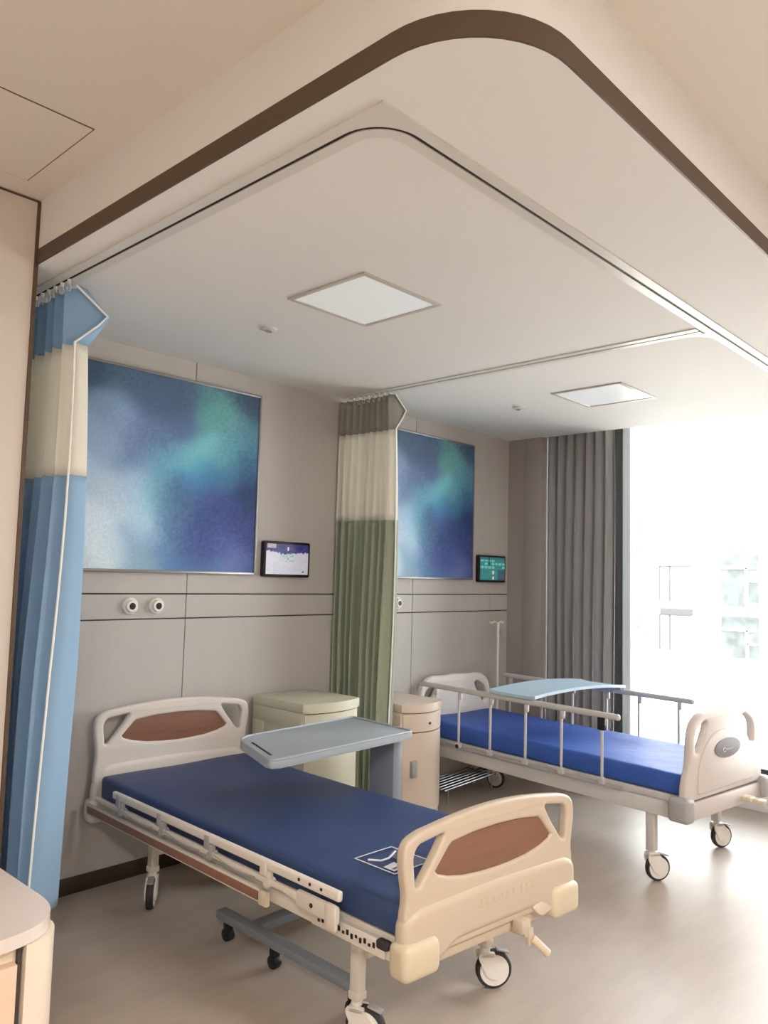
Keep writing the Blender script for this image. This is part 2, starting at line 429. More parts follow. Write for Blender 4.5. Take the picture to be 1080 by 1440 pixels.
# ------------------------------------------------------------------ pictures and displays
ART = [(0.149, 0.969, 60, 88, 112), (0.283, 0.978, 78, 108, 132), (0.594, 0.931, 78, 98, 130), (0.729, 0.962, 80, 125, 140), (0.803, 0.892, 98, 160, 158), (0.879, 0.819, 95, 150, 155), (0.95, 0.922, 66, 92, 118), (0.971, 0.777, 80, 130, 150), (0.257, 0.804, 125, 148, 178), (0.185, 0.675, 140, 163, 192), (0.319, 0.713, 135, 152, 190), (0.474, 0.742, 98, 118, 158), (0.469, 0.862, 82, 103, 140), (0.602, 0.753, 85, 105, 150), (0.634, 0.634, 105, 180, 190), (0.728, 0.663, 110, 185, 190), (0.547, 0.539, 98, 170, 190), (0.828, 0.622, 95, 165, 175), (0.246, 0.559, 150, 175, 200), (0.362, 0.539, 110, 135, 175), (0.252, 0.434, 185, 200, 215), (0.207, 0.241, 208, 214, 226), (0.444, 0.327, 170, 200, 215), (0.346, 0.381, 175, 192, 215), (0.544, 0.323, 100, 150, 185), (0.621, 0.331, 78, 105, 145), (0.826, 0.35, 62, 82, 146), (0.969, 0.452, 45, 70, 120), (0.818, 0.535, 65, 120, 170), (0.695, 0.476, 75, 150, 190), (0.948, 0.596, 55, 100, 145), (0.902, 0.271, 60, 74, 142), (0.173, 0.486, 175, 192, 212), (0.14, 0.177, 212, 218, 228), (0.163, 0.041, 214, 222, 226), (0.29, 0.121, 200, 212, 222), (0.414, 0.08, 150, 180, 200), (0.409, 0.167, 140, 172, 198), (0.521, 0.134, 88, 122, 170), (0.582, 0.047, 85, 125, 175), (0.693, 0.195, 70, 88, 154), (0.721, 0.031, 92, 125, 178), (0.647, 0.12, 80, 95, 160), (0.839, 0.194, 80, 96, 162), (0.908, 0.123, 94, 110, 172), (0.889, 0.047, 110, 122, 182), (0.979, 0.028, 70, 92, 150), (0.973, 0.18, 62, 70, 135), (0.02, .95, 55, 80, 105), (.0, .5, 170, 188, 208), (.0, .1, 206, 214, 224), (0.512, 0.454, 100, 165, 190), (0.49, 0.398, 120, 185, 205), (0.414, 0.454, 165, 190, 215), (0.359, 0.616, 112, 132, 172), (0.288, 0.63, 138, 156, 192), (0.45, 0.21, 185, 208, 222), (0.616, 0.439, 70, 120, 165), (0.592, 0.382, 72, 108, 155), (0.746, 0.567, 72, 150, 185), (0.885, 0.674, 85, 150, 165), (0.975, 0.689, 70, 130, 160), (0.761, 0.854, 92, 160, 155), (0.519, 0.86, 76, 96, 130), (0.417, 0.918, 84, 108, 138), (0.404, 0.676, 100, 118, 160), (0.529, 0.644, 90, 125, 165), (0.47, 0.555, 110, 150, 190), (0.724, 0.424, 72, 90, 160), (0.73, 0.285, 60, 82, 146), (0.573, 0.245, 85, 120, 165), (0.315, 0.314, 195, 208, 222), (0.243, 0.622, 145, 165, 198), (0.389, 0.991, 72, 100, 125), (0.839, 1.0, 70, 105, 125), (.78, .98, 96, 150, 150)]
def vnoise(x, y):
    i, j = math.floor(x), math.floor(y); fx, fy_ = x - i, y - j
    fx = fx * fx * (3 - 2 * fx); fy_ = fy_ * fy_ * (3 - 2 * fy_)
    h = lambda a, b: (math.sin(a * 127.1 + b * 311.7) * 43758.5453) % 1.0
    return (h(i, j) * (1 - fx) + h(i + 1, j) * fx) * (1 - fy_) + (h(i, j + 1) * (1 - fx) + h(i + 1, j + 1) * fx) * fy_
def art_col(u, v):
    gu, gv = u, v
    p, q = u + .5 * v, v - .5 * u                     # brush strokes run up to the right
    u += .09 * (vnoise(4 * p, 3 * q) - .5) + .03 * (vnoise(9 * p, 6 * q) - .5) + .008 * (vnoise(40 * p, 20 * q) - .5)
    v += .09 * (vnoise(4 * p + 9, 3 * q) - .5) + .03 * (vnoise(9 * p + 5, 6 * q) - .5) + .010 * (vnoise(36 * p, 36 * q) - .5)
    c = art_base(u, v)
    k = 1 + .16 * (vnoise(7 * p, 3 * q) - .5)
    sp = vnoise(gu * 95, gv * 90) - .5
    dark = max(0, 1 - sum(c) / 520)
    k *= 1 + (.05 + .45 * dark) * sp * vnoise(6 * gu + 3, 6 * gv)
    lm = .3 * c[0] + .6 * c[1] + .1 * c[2]
    c = [x * .84 + lm * .16 for x in c]
    return [min(250, c[0] * k * 1.0), min(250, c[1] * k * 1.05), min(252, c[2] * k * 1.08)]
def art_base(u, v):
    sw = 0; s = [0, 0, 0]
    for a, b, r, g_, bl_ in ART:
        w = math.exp(-((u - a) ** 2 + (v - b) ** 2) / .0052) + 1e-5 / ((u - a) ** 2 + (v - b) ** 2 + .002)
        sw += w; s[0] += w * r; s[1] += w * g_; s[2] += w * bl_
    return [x / sw for x in s]
def colour_panel(name, w, h, nx, ny, fn, m, parent, loc, thick=.004):
    """flat upright panel facing -y whose design comes from fn(u, v)"""
    me = bpy.data.meshes.new(name)
    vs = [(-w / 2 + w * i / nx, 0, -h / 2 + h * j / ny) for j in range(ny + 1) for i in range(nx + 1)]
    n0 = len(vs)
    vs += [(-w / 2, thick, -h / 2), (w / 2, thick, -h / 2), (w / 2, thick, h / 2), (-w / 2, thick, h / 2)]
    fs = [(j * (nx + 1) + i, j * (nx + 1) + i + 1, (j + 1) * (nx + 1) + i + 1, (j + 1) * (nx + 1) + i) for j in range(ny) for i in range(nx)]
    fs.append((n0 + 3, n0 + 2, n0 + 1, n0))
    me.from_pydata(vs, [], fs)
    at = me.color_attributes.new('Col', 'FLOAT_COLOR', 'CORNER')
    k = 0
    for f in me.polygons:
        for li in f.loop_indices:
            c = me.vertices[me.loops[li].vertex_index].co
            r, g_, b = fn((c.x + w / 2) / w, (c.z + h / 2) / h)
            at.data[li].color = (lin(r), lin(g_), lin(b), 1)
    o = link(name, me, m, parent, 0); o.location = loc
    return o
def picture(x0, x1, label):
    z0, z1 = 1.638, 2.766; w, h = x1 - x0, z1 - z0
    t = thing('wall_picture', label, 'picture', ((x0 + x1) / 2, YW - .02, (z0 + z1) / 2), 0, 'large aurora pictures above the beds')
    colour_panel('canvas', w - .03, h - .03, 150, 130, art_col, M['art'], t, (0, -.006, 0), .02)
    f = MB(); a, b = w / 2, h / 2; q = .014
    f.span((-a, -.012, -b), (a, .02, -b + q), .002).span((-a, -.012, b - q), (a, .02, b), .002).span((-a, -.012, -b), (-a + q, .02, b), .002).span((a - q, -.012, -b), (a, .02, b), .002)
    f.build('picture_frame', M['artframe'], t)
picture(1.70, 3.045, 'large blue abstract aurora picture on the wall above the navy bed')
picture(3.955, 5.30, 'large blue abstract aurora picture behind the green curtain, above the far bed')

def hsh(i, j): return ((math.sin(i * 127.1 + j * 311.7) * 43758.5453) % 1.0)
def scr1(u, v):
    if u < .22 and v > .87 and u > .02: return (176, 160, 170)
    edge = .74 + .05 * math.sin(u * 9 + .5) * (1 - u) - .05 * math.sin(u * PI) + .06 * (hsh(int(u * 42), 3) - .5)
    if v > edge:
        if abs(u - .51) < .014 and .80 < v < .92: return (225, 225, 232)
        return (56, 54, 118) if hsh(int(u * 40), int(v * 40)) < .8 else (78, 74, 130)
    if .3 < u < .66 and v > .42:
        q = hsh(int(u * 44), int(v * 34))
        if q > .82: return (130, 156, 170)
        return (184, 204, 208)
    if math.hypot(u - .88, (v - .09) * .7) < .022: return (70, 70, 74)
    return (206 - 14 * hsh(int(u * 12), int(v * 10)), 205 - 8 * hsh(int(u * 12), int(v * 9)), 216)
def scr2(u, v):
    c = (52 + 20 * hsh(int(v * 30), 1), 128 + 24 * hsh(int(v * 26), int(u * 3)), 138)
    if v > .88: c = (66, 122, 126)
    elif v > .48 and (u * 7) % 1 > .22 and (v * 6.5) % 1 > .32 and hsh(int(u * 7), int(v * 6.5)) > .2: c = (120, 196, 200)
    if u > .70 and v < .45: c = (74, 98, 116)
    if abs(u - .52) < .035 and (.03 < v < .15 or .25 < v < .4): c = (214, 226, 226)
    if abs(u - .36) < .012 and v > .65: c = (24, 60, 66)
    return c
def display(x0, x1, z0, z1, fn, label):
    w, h = x1 - x0, z1 - z0
    t = thing('wall_display', label, 'display screen', ((x0 + x1) / 2, YW - .018, (z0 + z1) / 2), 0, 'bedside display screens')
    board('display_bezel', [rounded([(-w / 2, -h / 2, .014), (w / 2, -h / 2, .014), (w / 2, h / 2, .014), (-w / 2, h / 2, .014)], 4)], .034, .004, M['black'], t)
    colour_panel('display_panel', w - .034, h - .034, 60, 40, fn, M['scr'], t, (0, -.0185, 0), .003)
display(3.102, 3.487, 1.629, 1.856, scr1, 'black framed display with navy and white screen, right of the first picture')
display(5.373, 5.765, 1.623, 1.851, scr2, 'black framed display with teal screen in the corner by the window')

for x, l in ((2.218, 'left gas outlet of the pair above the navy bed'), (2.379, 'right gas outlet of the pair above the navy bed'), (4.395, 'gas outlet with black socket just right of the green curtain')):
    t = thing('gas_outlet', 'round white ' + l, 'wall outlet', (x, YW, 1.453), 0, 'round gas outlets in the wall rail')
    MB().lathe([(.046, .0), (.046, .012), (.040, .018), (.034, .018), (.034, .028), (.030, .034), (.018, .035)], (0, 0, 0), (0, -1, 0)).build('outlet_ring', M['white_plastic'], t)
    MB().lathe([(.0185, .0), (.0185, .036), (.012, .037)], (0, 0, 0), (0, -1, 0), 20).build('outlet_socket', M['black'], t)

# ------------------------------------------------------------------ curtains
def curtain(x0, y0, x1, y1, zones, nf, amp0, amp1, mats, names, t, ztop, seed=1, flap=0.0, flap_side=1, flip=1, spread=0.0, near_end='start', belly=0.0):
    """a bunched cloth along (x0,y0)->(x1,y1); zones are (z_hi, z_lo) bands, each its own mesh"""
    rnd = random.Random(seed)
    d = Vector((x1 - x0, y1 - y0)); L = d.length; d.normalize(); nrm = Vector((d.y, -d.x)) * flip
    ph = [rnd.uniform(-.5, .5) for _ in range(nf + 2)]; am = [rnd.uniform(.65, 1.25) for _ in range(nf + 2)]
    NS = nf * 12
    ztot = zones[0][0] - zones[-1][1]
    out = []; lead = []
    for zi, ((zh, zl), m, nm) in enumerate(zip(zones, mats, names)):
        rows = max(5, int((zh - zl) / .05)); me = bpy.data.meshes.new(nm); vs = []; fs = []
        for j in range(rows + 1):
            z = zh + (zl - zh) * j / rows; t_ = (zones[0][0] - z) / ztot
            amp = amp0 + (amp1 - amp0) * min(1, t_ * 1.6)
            for i in range(NS + 1):
                s = i / NS; q = s * nf; k = int(q); fr_ = q - k
                a0 = am[min(k, nf)]; a1 = am[min(k + 1, nf + 1)]; aa = a0 + (a1 - a0) * fr_
                p_ = ph[min(k, nf)] * (1 - fr_) + ph[min(k + 1, nf + 1)] * fr_
                w_ = math.sin(2 * PI * q + p_ * (.6 + 1.4 * t_)) + .25 * math.sin(4 * PI * q + 2 * p_)
                off = amp * aa * w_ + belly * math.sin(PI * t_) + .012 * math.sin(5 * t_ + 4 * s)
                al = L * s + .25 * L / nf * math.sin(4 * PI * q) * .35
                al += (s - .5) * spread * t_
                if flap > 0 and zi == 0:
                    u = j / rows; e_ = max(0, 1 - (s if near_end == 'start' else 1 - s) * nf / .6)
                    off += flap_side * flap * e_ ** 1.2 * (1 - abs(u - .42) / .58 if u > .42 else u / .42)
                if flap > 0 and zi == 1:
                    pass
                p = Vector((x0, y0)) + d * al + nrm * off
                vs.append((p.x - t.location.x, p.y - t.location.y, z - t.location.z))
                if i == 0 and (j > 0 or zi == 0): lead.append(vs[-1])
        for j in range(rows):
            for i in range(NS):
                a = j * (NS + 1) + i; fs.append((a, a + 1, a + NS + 2, a + NS + 1))
        me.from_pydata(vs, [], fs)
        o = link(nm, me, m, t, 60)
        sm = o.modifiers.new('thickness', 'SOLIDIFY'); sm.thickness = .004
        out.append(o)
    if flap > 0: MB().tube(lead, .005, 8).build('edge_piping_highlight', M['piping'], t, label='white edge piping drawn as the bright edge highlight')  # flap piping carried down the whole edge, also painting its bright highlight
    return out
def hooks(t, x0, y0, x1, y1, n, ztop, zb):
    for k in range(n):
        s = (k + .5) / n; x = x0 + (x1 - x0) * s - t.location.x; y = y0 + (y1 - y0) * s - t.location.y
        m = MB(); z = ztop - t.location.z
        m.cyl((x, y, z + .0), (x, y, z - .018), .008, n=10)
        m.tube([(x, y, z - .016), (x + .010, y, z - .03), (x + .006, y, z - .05), (x - .006, y, z - .05), (x - .010, y, z - .036)], .0028, 6)
        m.build('curtain_hook', M['white_plastic'], t)

c1 = thing('bed_curtain', 'blue bed curtain with cream mesh top, gathered at the left beside the cupboard wall', 'curtain', (1.48, 3.16, .27), 0, 'bed curtains on ceiling tracks')
curtain(1.475, 3.19, 1.475, 3.90, [(2.845, 2.60), (2.60, 2.04), (2.04, .28)], 8, .034, .066, [M['blue_cloth'], M['cream_mesh'], M['blue_cloth']], ['curtain_header', 'curtain_mesh', 'curtain_body'], c1, ZC, 3, flap=.15, flap_side=1, flip=1, spread=.0, belly=.015)
hooks(c1, TX, 3.20, TX, 3.86, 10, ZC - .006, 2.84)
c2 = thing('bed_curtain', 'sage green bed curtain with cream mesh top, gathered between the two beds', 'curtain', (MXT, 3.5, .25), 0, 'bed curtains on ceiling tracks')
curtain(MXT + .005, 3.47, MXT + .005, 3.957, [(2.855, 2.62), (2.62, 2.02), (2.02, .22)], 9, .028, .070, [M['sage_head'], M['cream_mesh'], M['green_cloth']], ['curtain_header', 'curtain_mesh', 'curtain_body'], c2, ZC, 5, flap=.11, flap_side=1, flip=1, belly=.02)
hooks(c2, MXT, 3.49, MXT, 3.88, 8, ZC - .006, 2.85)
c3 = thing('window_curtain', 'charcoal grey floor length curtain drawn aside at the window', 'curtain', (6.05, 3.3, .03), 0)
curtain(5.955, 3.01, 5.955, 3.615, [(3.08, .04)], 7, .035, .05, [M['grey_cloth']], ['curtain_body'], c3, ZC, 9, flip=1)
MB().span((5.93 - 6.05, 2.6 - 3.3, 3.08 - .03), (5.98 - 6.05, 3.61 - 3.3, 3.11 - .03)).build('curtain_rail', M['alu'], c3)

# ------------------------------------------------------------------ casters and bed helpers
def caster(parent, x, y, z_top, r=.072, yaw=0.0, wide=.034, m=None, pedal=True, body=None):
    """swivel caster under a leg: fork is the part, wheel and brake are its sub-parts"""
    c, s = math.cos(yaw), math.sin(yaw)
    def T(p): return (x + c * p[0] - s * p[1], y + s * p[0] + c * p[1], p[2])
    tr_ = .035                                     # trail
    f = MB()
    zc = r
    f.cyl(T((0, 0, z_top)), T((0, 0, z_top - .03)), .02, n=16)
    prof = rounded([(-.03, z_top - .02, .01), (.032, z_top - .025, .012), (tr_ + .05, zc + .02, .03), (tr_ + .025, zc - .035, .03), (tr_ - .028, zc - .03, .03), (-.034, zc + .05, .03)], 5)
    for sd in (-1, 1):
        w0 = sd * (wide / 2 + .002); w1 = sd * (wide / 2 + .010)
        lo = [f.bm.verts.new(T((a, w0, b))) for a, b in prof]; hi = [f.bm.verts.new(T((a, w1, b))) for a, b in prof]
        f.bm.faces.new(lo); f.bm.faces.new(hi[::-1])
        for k in range(len(prof)): f.bm.faces.new((lo[k], lo[(k + 1) % len(prof)], hi[(k + 1) % len(prof)], hi[k]))
    R3 = Matrix.Rotation(yaw, 3, 'Z')
    f.box(T((.005, 0, z_top - .03)), (.06, wide + .02, .02), .004, R3)
    fo = f.build('caster', body or M['white_plastic'], parent)
    w = MB()
    ax = R3 @ Vector((0, 1, 0)); o = Vector(T((tr_, 0, zc))) - ax * wide / 2
    w.lathe([(r - .012, 0), (r - .004, .002), (r, .009), (r, wide - .009), (r - .004, wide - .002), (r - .012, wide)], o, ax, 36)
    wo = w.build('wheel_tyre', M['rubber'], fo)
    hb = MB().lathe([(.008, -.001), (r - .014, -.002), (r - .014, wide + .002), (.008, wide + .001)], o, ax, 30)
    hb.build('wheel_hub', M['greypart'] if body else M['white_plastic'], fo)
    if pedal:
        p = MB().box(T((tr_ + .035, 0, zc + r * .95)), (.055, .03, .008), .003, R3 @ Matrix.Rotation(.25, 3, 'Y'))
        p.cyl(T((.01, 0, z_top - .04)), T((tr_ + .02, 0, zc + r * .97)), .006, n=8)
        p.build('brake_pedal', M['greypart'], fo)
    return fo

def mattress(parent, w, v0, v1, z0, z1, m, skew=0.0, wr=0.004):
    me = bpy.data.meshes.new('mattress'); bm = bmesh.new()
    L = v0 - v1
    bmesh.ops.create_cube(bm, size=1.0)
    bmesh.ops.scale(bm, vec=(2 * w, L, z1 - z0), verts=bm.verts)
    bmesh.ops.bevel(bm, geom=bm.edges[:], offset=.018, segments=3, affect='EDGES', profile=.5)
    bmesh.ops.subdivide_edges(bm, edges=[e for e in bm.edges if e.calc_length() > .3], cuts=24, use_grid_fill=True)
    rnd = random.Random(4)
    for v in bm.verts:
        x, y, z = v.co
        if z > 0:
            v.co.z += wr * (math.sin(9 * x + 5 * y) + .7 * math.sin(4 * y - 11 * x + 1) + .5 * math.sin(17 * y + 3))
        elif abs(abs(x) - w) < .03:
            pass
        v.co.x += skew * (y / L)
        v.co.y += (v0 + v1) / 2; v.co.z += (z0 + z1) / 2
    bmesh.ops.recalc_face_normals(bm, faces=bm.faces[:])
    bm.to_mesh(me); bm.free()
    return link('mattress', me, m, parent, 50)

# ------------------------------------------------------------------ bed in the foreground
B1 = thing('hospital_bed', 'foreground hospital bed with navy mattress and cream boards with brown wood inserts', 'hospital bed', (2.472, 3.857, 0), -.029, 'hospital beds')
L1 = 2.18; RZ1 = -.065
def board1_loops(dz=0.0, zb=.40):
    top = []
    outer = [(-.445, zb, .03), (-.452, .56 + dz * .5, .05), (-.440, .62 + dz * .8, .08), (-.462, .74 + dz, .05), (-.450, .80 + dz, .07), (-.395, .822 + dz, .05)]
    arc = [(-.395 + .79 * k / 14, .822 + dz + .034 * math.sin(PI * k / 14), 0) for k in range(1, 14)]
    mir = [(-x, z, r) for x, z, r in outer[::-1]]
    out = rounded(outer + arc + mir, 6)
    hl = rounded([(-.414, .750 + dz, .035), (-.396, .783 + dz, .025), (-.268, .802 + dz, .02), (-.305, .745 + dz, .05), (-.384, .652 + dz, .02), (-.402, .650 + dz, .012)], 6)
    hr = [(-a, b) for a, b in hl[::-1]]
    ins = [(-.312, .685), (-.300, .672), (-.25, .655), (-.17, .640), (-.08, .633), (0, .631), (.08, .633), (.17, .640), (.25, .655), (.300, .672), (.312, .685), (.250, .752), (.235, .762), (.12, .775), (0, .779), (-.12, .775), (-.235, .762), (-.250, .752)]
    ins = [(a, b + dz) for a, b in ins]
    return out, hl, hr, ins
def grow(lp, f):
    cx = sum(p[0] for p in lp) / len(lp); cy = sum(p[1] for p in lp) / len(lp)
    return [(cx + (p[0] - cx) * f, cy + (p[1] - cy) * f) for p in lp]
for nm, dz, v, mm, zb in (('headboard', .094, 0.0, M['head_plastic'], .40), ('footboard', 0.0, -L1, M['foot_plastic'], .42)):
    o_, hl, hr, ins = board1_loops(dz, zb)
    bo = board(nm, [o_, hl, hr, ins], .042, .0125, mm, B1, y=v, rz=RZ1, res=3)
    board('wood_insert', [grow(ins, 1.03)], .018, .003, M['wood'], bo, y=v, rz=RZ1, label='red brown wood insert')
    # thick lower body, swelling below the insert
    lo = MB()
    R3 = Matrix.Rotation(RZ1, 3, 'Z')
    prof = rounded([(-.462, zb - .03, .03), (-.456, .56, .06), (-.40, .59 + dz * .6, .10), (0, .60 + dz * .6, .1), (.40, .59 + dz * .6, .10), (.456, .56, .06), (.462, zb - .03, .03), (.30, zb - .03, .06), (.22, zb + .02, .05), (-.22, zb + .02, .05), (-.30, zb - .03, .06)], 6)
    bd = board('board_body', [prof], .068, .030, mm, bo, y=v, rz=RZ1, res=5)
    # bumpers on the lower corners
    for sd in (-1, 1):
        b = MB(); sgn = -1 if nm == 'footboard' else 1
        ux = (-.392 if sd < 0 else .375)
        b.box((ux, v + sgn * .008 + ux * math.tan(RZ1), zb + .015), (.165, .096, .118), .03, R3, seg=4)
        b.build('corner_bumper', M['bump_plastic'] if nm == 'footboard' else mm, B1)
# embossed line of worn lettering on the footboard face
em = MB()
yb = -L1 - .034
for k in range(9):
    x = -.11 + k * .036; zz = .535
    for a, b in (((-.008, -.014), (.006, .014)), ((.009, -.013), (-.006, .013)) if k % 3 else ((.010, -.013), (.010, .013))):
        em.tube([(x + a[0], yb + (x + a[0]) * math.tan(RZ1), zz + a[1]), (x + b[0], yb + (x + b[0]) * math.tan(RZ1), zz + b[1])], .0022, 6)
em.build('embossed_lettering', M['foot_plastic'], B1)

mattress1 = mattress(B1, .44, -.045, -L1 + .035, .492, .600, M['navy'], skew=.0, wr=.0016)
# printed patch near the foot
pt = MB(); zt = .6045
px0, px1, py0, py1 = -.275, -.075, -1.955, -1.745
q = .006
pt.span((px0, py0, zt), (px1, py0 + q, zt + .001)).span((px0, py1 - q, zt), (px1, py1, zt + .001)).span((px0, py0, zt), (px0 + q, py1, zt + .001)).span((px1 - q, py0, zt), (px1, py1, zt + .001))
pt.tube([(px0 + .03, py1 - .045, zt), (px0 + .06, py1 - .085, zt), (px0 + .10, py1 - .085, zt + .001), (px1 - .03, py1 - .05, zt)], .004, 6)
pt.prism([(px0 + .02, py0 + .02), (px0 + .075, py0 + .03), (px0 + .085, py0 + .085), (px0 + .02, py0 + .075)], zt, zt + .001)
pp = pt.build('printed_patch', M['print'], mattress1, label='white outlined square print on the navy mattress')
pg = MB().prism([(px0 + .095, py0 + .01), (px1 - .01, py0 + .01), (px1 - .01, py1 - .03), (px0 + .12, py1 - .06)], zt, zt + .0008)
pg.prism([(px0 + .03, py0 + .03), (px0 + .062, py0 + .035), (px0 + .066, py0 + .046), (px0 + .03, py0 + .044)], zt + .001, zt + .0016)
pg.build('printed_figure', M['printgrey'], mattress1)

# frame of bed one
fm = MB()
fm.span((-.43, -.04, .45), (.43, -L1 + .03, .488), .006)                       # deck
for sd in (-1, 1):
    fm.span((sd * .435 - .02, -.04, .42), (sd * .435 + .02, -L1 + .03, .47), .004)
for v in (-.06, -.7, -1.4, -L1 + .06): fm.span((-.42, v - .02, .415), (.42, v + .02, .45), .004)
fm.build('bed_frame', M['frame'], B1)
# side skirt with a brown strip on both long sides
for sd in (-1, 1):
    sk = MB().span((sd * .492 - .008, -.03, .425), (sd * .492 + .008, -1.52, .475), .003)
    so = sk.build('side_skirt', M['frame'], B1)
    MB().span((sd * .502 - .003, -.04, .434), (sd * .502 + .003, -1.47, .465), .001).build('brown_strip', M['wood'], so, label='red brown strip')
    MB().box((sd * .497, -1.50, .449), (.02, .05, .055), .005).build('strip_end', M['bump_plastic'], so)
    # perforated lug plate near the foot
    pl = MB().span((sd * .462 - .006, -1.74, .425), (sd * .462 + .006, -2.10, .478), .003)
    po = pl.build('side_plate', M['frame'], B1)
    hs = MB()
    for k in range(14):
        y = -1.78 - k * .021
        hs.box((sd * .469, y, .452 + (.004 if k % 2 else -.002)), (.003, .010, .016 if k % 3 else .009), 0)
    hs.build('punched_marks', M['black'], po)
    MB().box((sd * .46, -2.09, .468), (.03, .05, .03), .008).build('hinge_block', M['rubber'], po)
# collapsed guard rails: top bar, lower bar, folded links
for sd in (-1, 1):
    x = sd * .495; zo = 0 if sd < 0 else -.07
    gr = MB().span((x - .011, -.30, .556 + zo), (x + .011, -1.92, .592 + zo), .009, seg=3).build('guard_rail', M['head_plastic'], B1, label='folded pale side guard rail')
    MB().span((x - .009, -.12, .505), (x + .009, -1.86, .527), .005).build('lower_bar', M['frame'], gr)
    for k in range(4):
        y = -.36 - k * .38
        lk = MB().span((x - .014, y - .02, .53), (x + .014, y + .02, .585), .006)
        lk.cyl((x - .018, y - .03, .512), (x + .018, y - .03, .512), .017, n=14).box((x, y - .025, .53), (.02, .03, .05), .006)
        lk.tube([(x, y - .05, .52), (x, y - .20, .502), (x, y - .33, .512)], .010, 8)
        lk.build('folding_link', M['greypart'] if k < 3 else M['frame'], gr)
    for ch in [q for q in COL.objects if q.parent == gr]: ch.location.z = zo
    lt = MB().box((x, -1.80, .508), (.022, .22, .062), .012).box((x + sd * .008, -1.88, .50), (.02, .06, .09), .012)
    lt.build('latch_plate', M['frame'], gr).location.z = zo
    for k, y in enumerate((-1.71, -1.77, -1.83)):
        MB().cyl((x + sd * .010, y, .576), (x + sd * .013, y, .576), .006, n=12).build('rivet', M['black'], gr).location.z = zo
    MB().cyl((x + sd * .009, -1.78, .508), (x + sd * .0135, -1.78, .508), .008, n=12).build('rivet', M['black'], gr).location.z = zo
# legs, cross bars, casters
for (sx, v, yaw) in ((-1, -.30, -2.2), (1, -.30, -1.2), (-1, -L1 + .34, -1.15), (1, -L1 + .28, -.65)):
    x = sx * .33 if v < -1 else sx * .27
    lg = MB().box((x, v, .30), (.042, .042, .27), .005)
    lg.box((x, v, .178), (.05, .05, .03), .006)
    lg.build('leg', M['frame'], B1)
    caster(B1, x, v, .165, .074, yaw, .036, body=None)
MB().cyl((-.27, -.30, .25), (.27, -.30, .25), .014, n=14).build('cross_bar', M['frame'], B1)
MB().cyl((-.32, -L1 + .31, .32), (.32, -L1 + .28, .32), .014, n=14).build('cross_bar', M['frame'], B1)
# end beam, folding crank, pedal lugs
MB().box((0, -L1 + .02, .415), (.66, .05, .07), .012, Matrix.Rotation(RZ1, 3, 'Z')).build('end_beam', M['foot_plastic'], B1)
ck = MB(); cx_, cz_ = .12, .385; cy_ = -L1 - .03
ck.cyl((cx_, cy_ + .06, cz_), (cx_, cy_ - .035, cz_), .016, n=18).box((cx_, cy_ - .01, cz_ + .02), (.06, .05, .05), .012)
ck.box((cx_ + .015, cy_ - .035, cz_ - .015), (.03, .018, .06), .006)
ck.build('crank', M['foot_plastic'], B1)
MB().tube([(cx_ + .02, cy_ - .04, cz_ - .02), (cx_ + .04, cy_ - .06, cz_ - .045), (cx_ + .065, cy_ - .08, cz_ - .075)], .015, 12).build('crank_handle', M['bump_plastic'], B1)
board('end_pocket', [rounded([(.18, .45, .03), (.34, .50, .02), (.35, .43, .03), (.24, .40, .03)], 5)], .02, .006, M['cabfront'], B1, y=-L1 - .024, rz=RZ1)

# ------------------------------------------------------------------ bed by the window
B2 = thing('hospital_bed', 'far hospital bed by the window with raised side rails and navy mattress in a window-lit blue', 'hospital bed', (5.0, 3.875, 0), -.113, 'hospital beds')
L2 = 2.16
def arch(zap, zsh, w, zb, foot):
    half = [(w * 1.17 if foot else w, zb, .02), (w * 1.15 if foot else w, zb + .10, .05), (w * 1.03, zb + .19, .08), (w * 1.0, zsh - .06, .08), (w * .93, zsh + .01, .10), (w * .70, zsh + .065, .08), (w * .35, zap - .012, .06)]
    return rounded([(-x, z, r) for x, z, r in half] + [(0, zap, .05)] + [(x, z, r) for x, z, r in half[::-1]], 6)
def hole(zsh, w):
    hl = rounded([(-w * .89, zsh - .08, .05), (-w * .84, zsh - .035, .04), (-w * .62, zsh + .012, .03), (-w * .52, zsh + .0, .02), (-w * .56, zsh - .04, .04), (-w * .78, zsh - .16, .03), (-w * .88, zsh - .16, .02)], 6)
    return hl, [(-a, b) for a, b in hl[::-1]]
hl, hr = hole(.88, .39)
fb = board('footboard', [arch(.955, .875, .39, .47, True), hl, hr], .046, .014, M['pinkwhite'], B2, y=-L2, res=3)
inner = rounded([(-.33, .50, .02), (-.325, .60, .06), (-.27, .74, .10), (-.15, .815, .08), (0, .83, .06), (.15, .815, .08), (.27, .74, .10), (.325, .60, .06), (.33, .50, .02)], 7)
board('footboard_panel', [inner], .062, .006, M['pinkwhite'], fb, y=-L2, res=2)
ov = [(.150 * math.cos(2 * PI * k / 40), .720 + .055 * math.sin(2 * PI * k / 40)) for k in range(40)]
ovo = board('oval_emblem', [ov], .008, .002, M['emblem'], fb, y=-L2 - .033, label='grey oval emblem')
sw = MB()
sw.tube([(-.045 + .016 * math.cos(a * .5), -L2 - .0385, .712 + .011 * math.sin(a * .5)) for a in range(2, 12)], .0022, 6)
pts_ = [(-.030 + k * .0055, -L2 - .0385, .712 + .007 * math.sin(k * 1.7)) for k in range(17)]
sw.tube(pts_, .0020, 6)
sw.build('script_mark', M['print'], fb, label='small white script mark')
hl, hr = hole(.825, .39)
board('headboard', [arch(.905, .835, .39, .45, False), hl, hr], .046, .014, M['white_plastic'], B2, y=0, res=3)
mattress2 = mattress(B2, .395, -.035, -L2 + .03, .49, .604, M['royal'], wr=.0022)
fm = MB().span((-.40, -.03, .445), (.40, -L2 + .03, .486), .006)
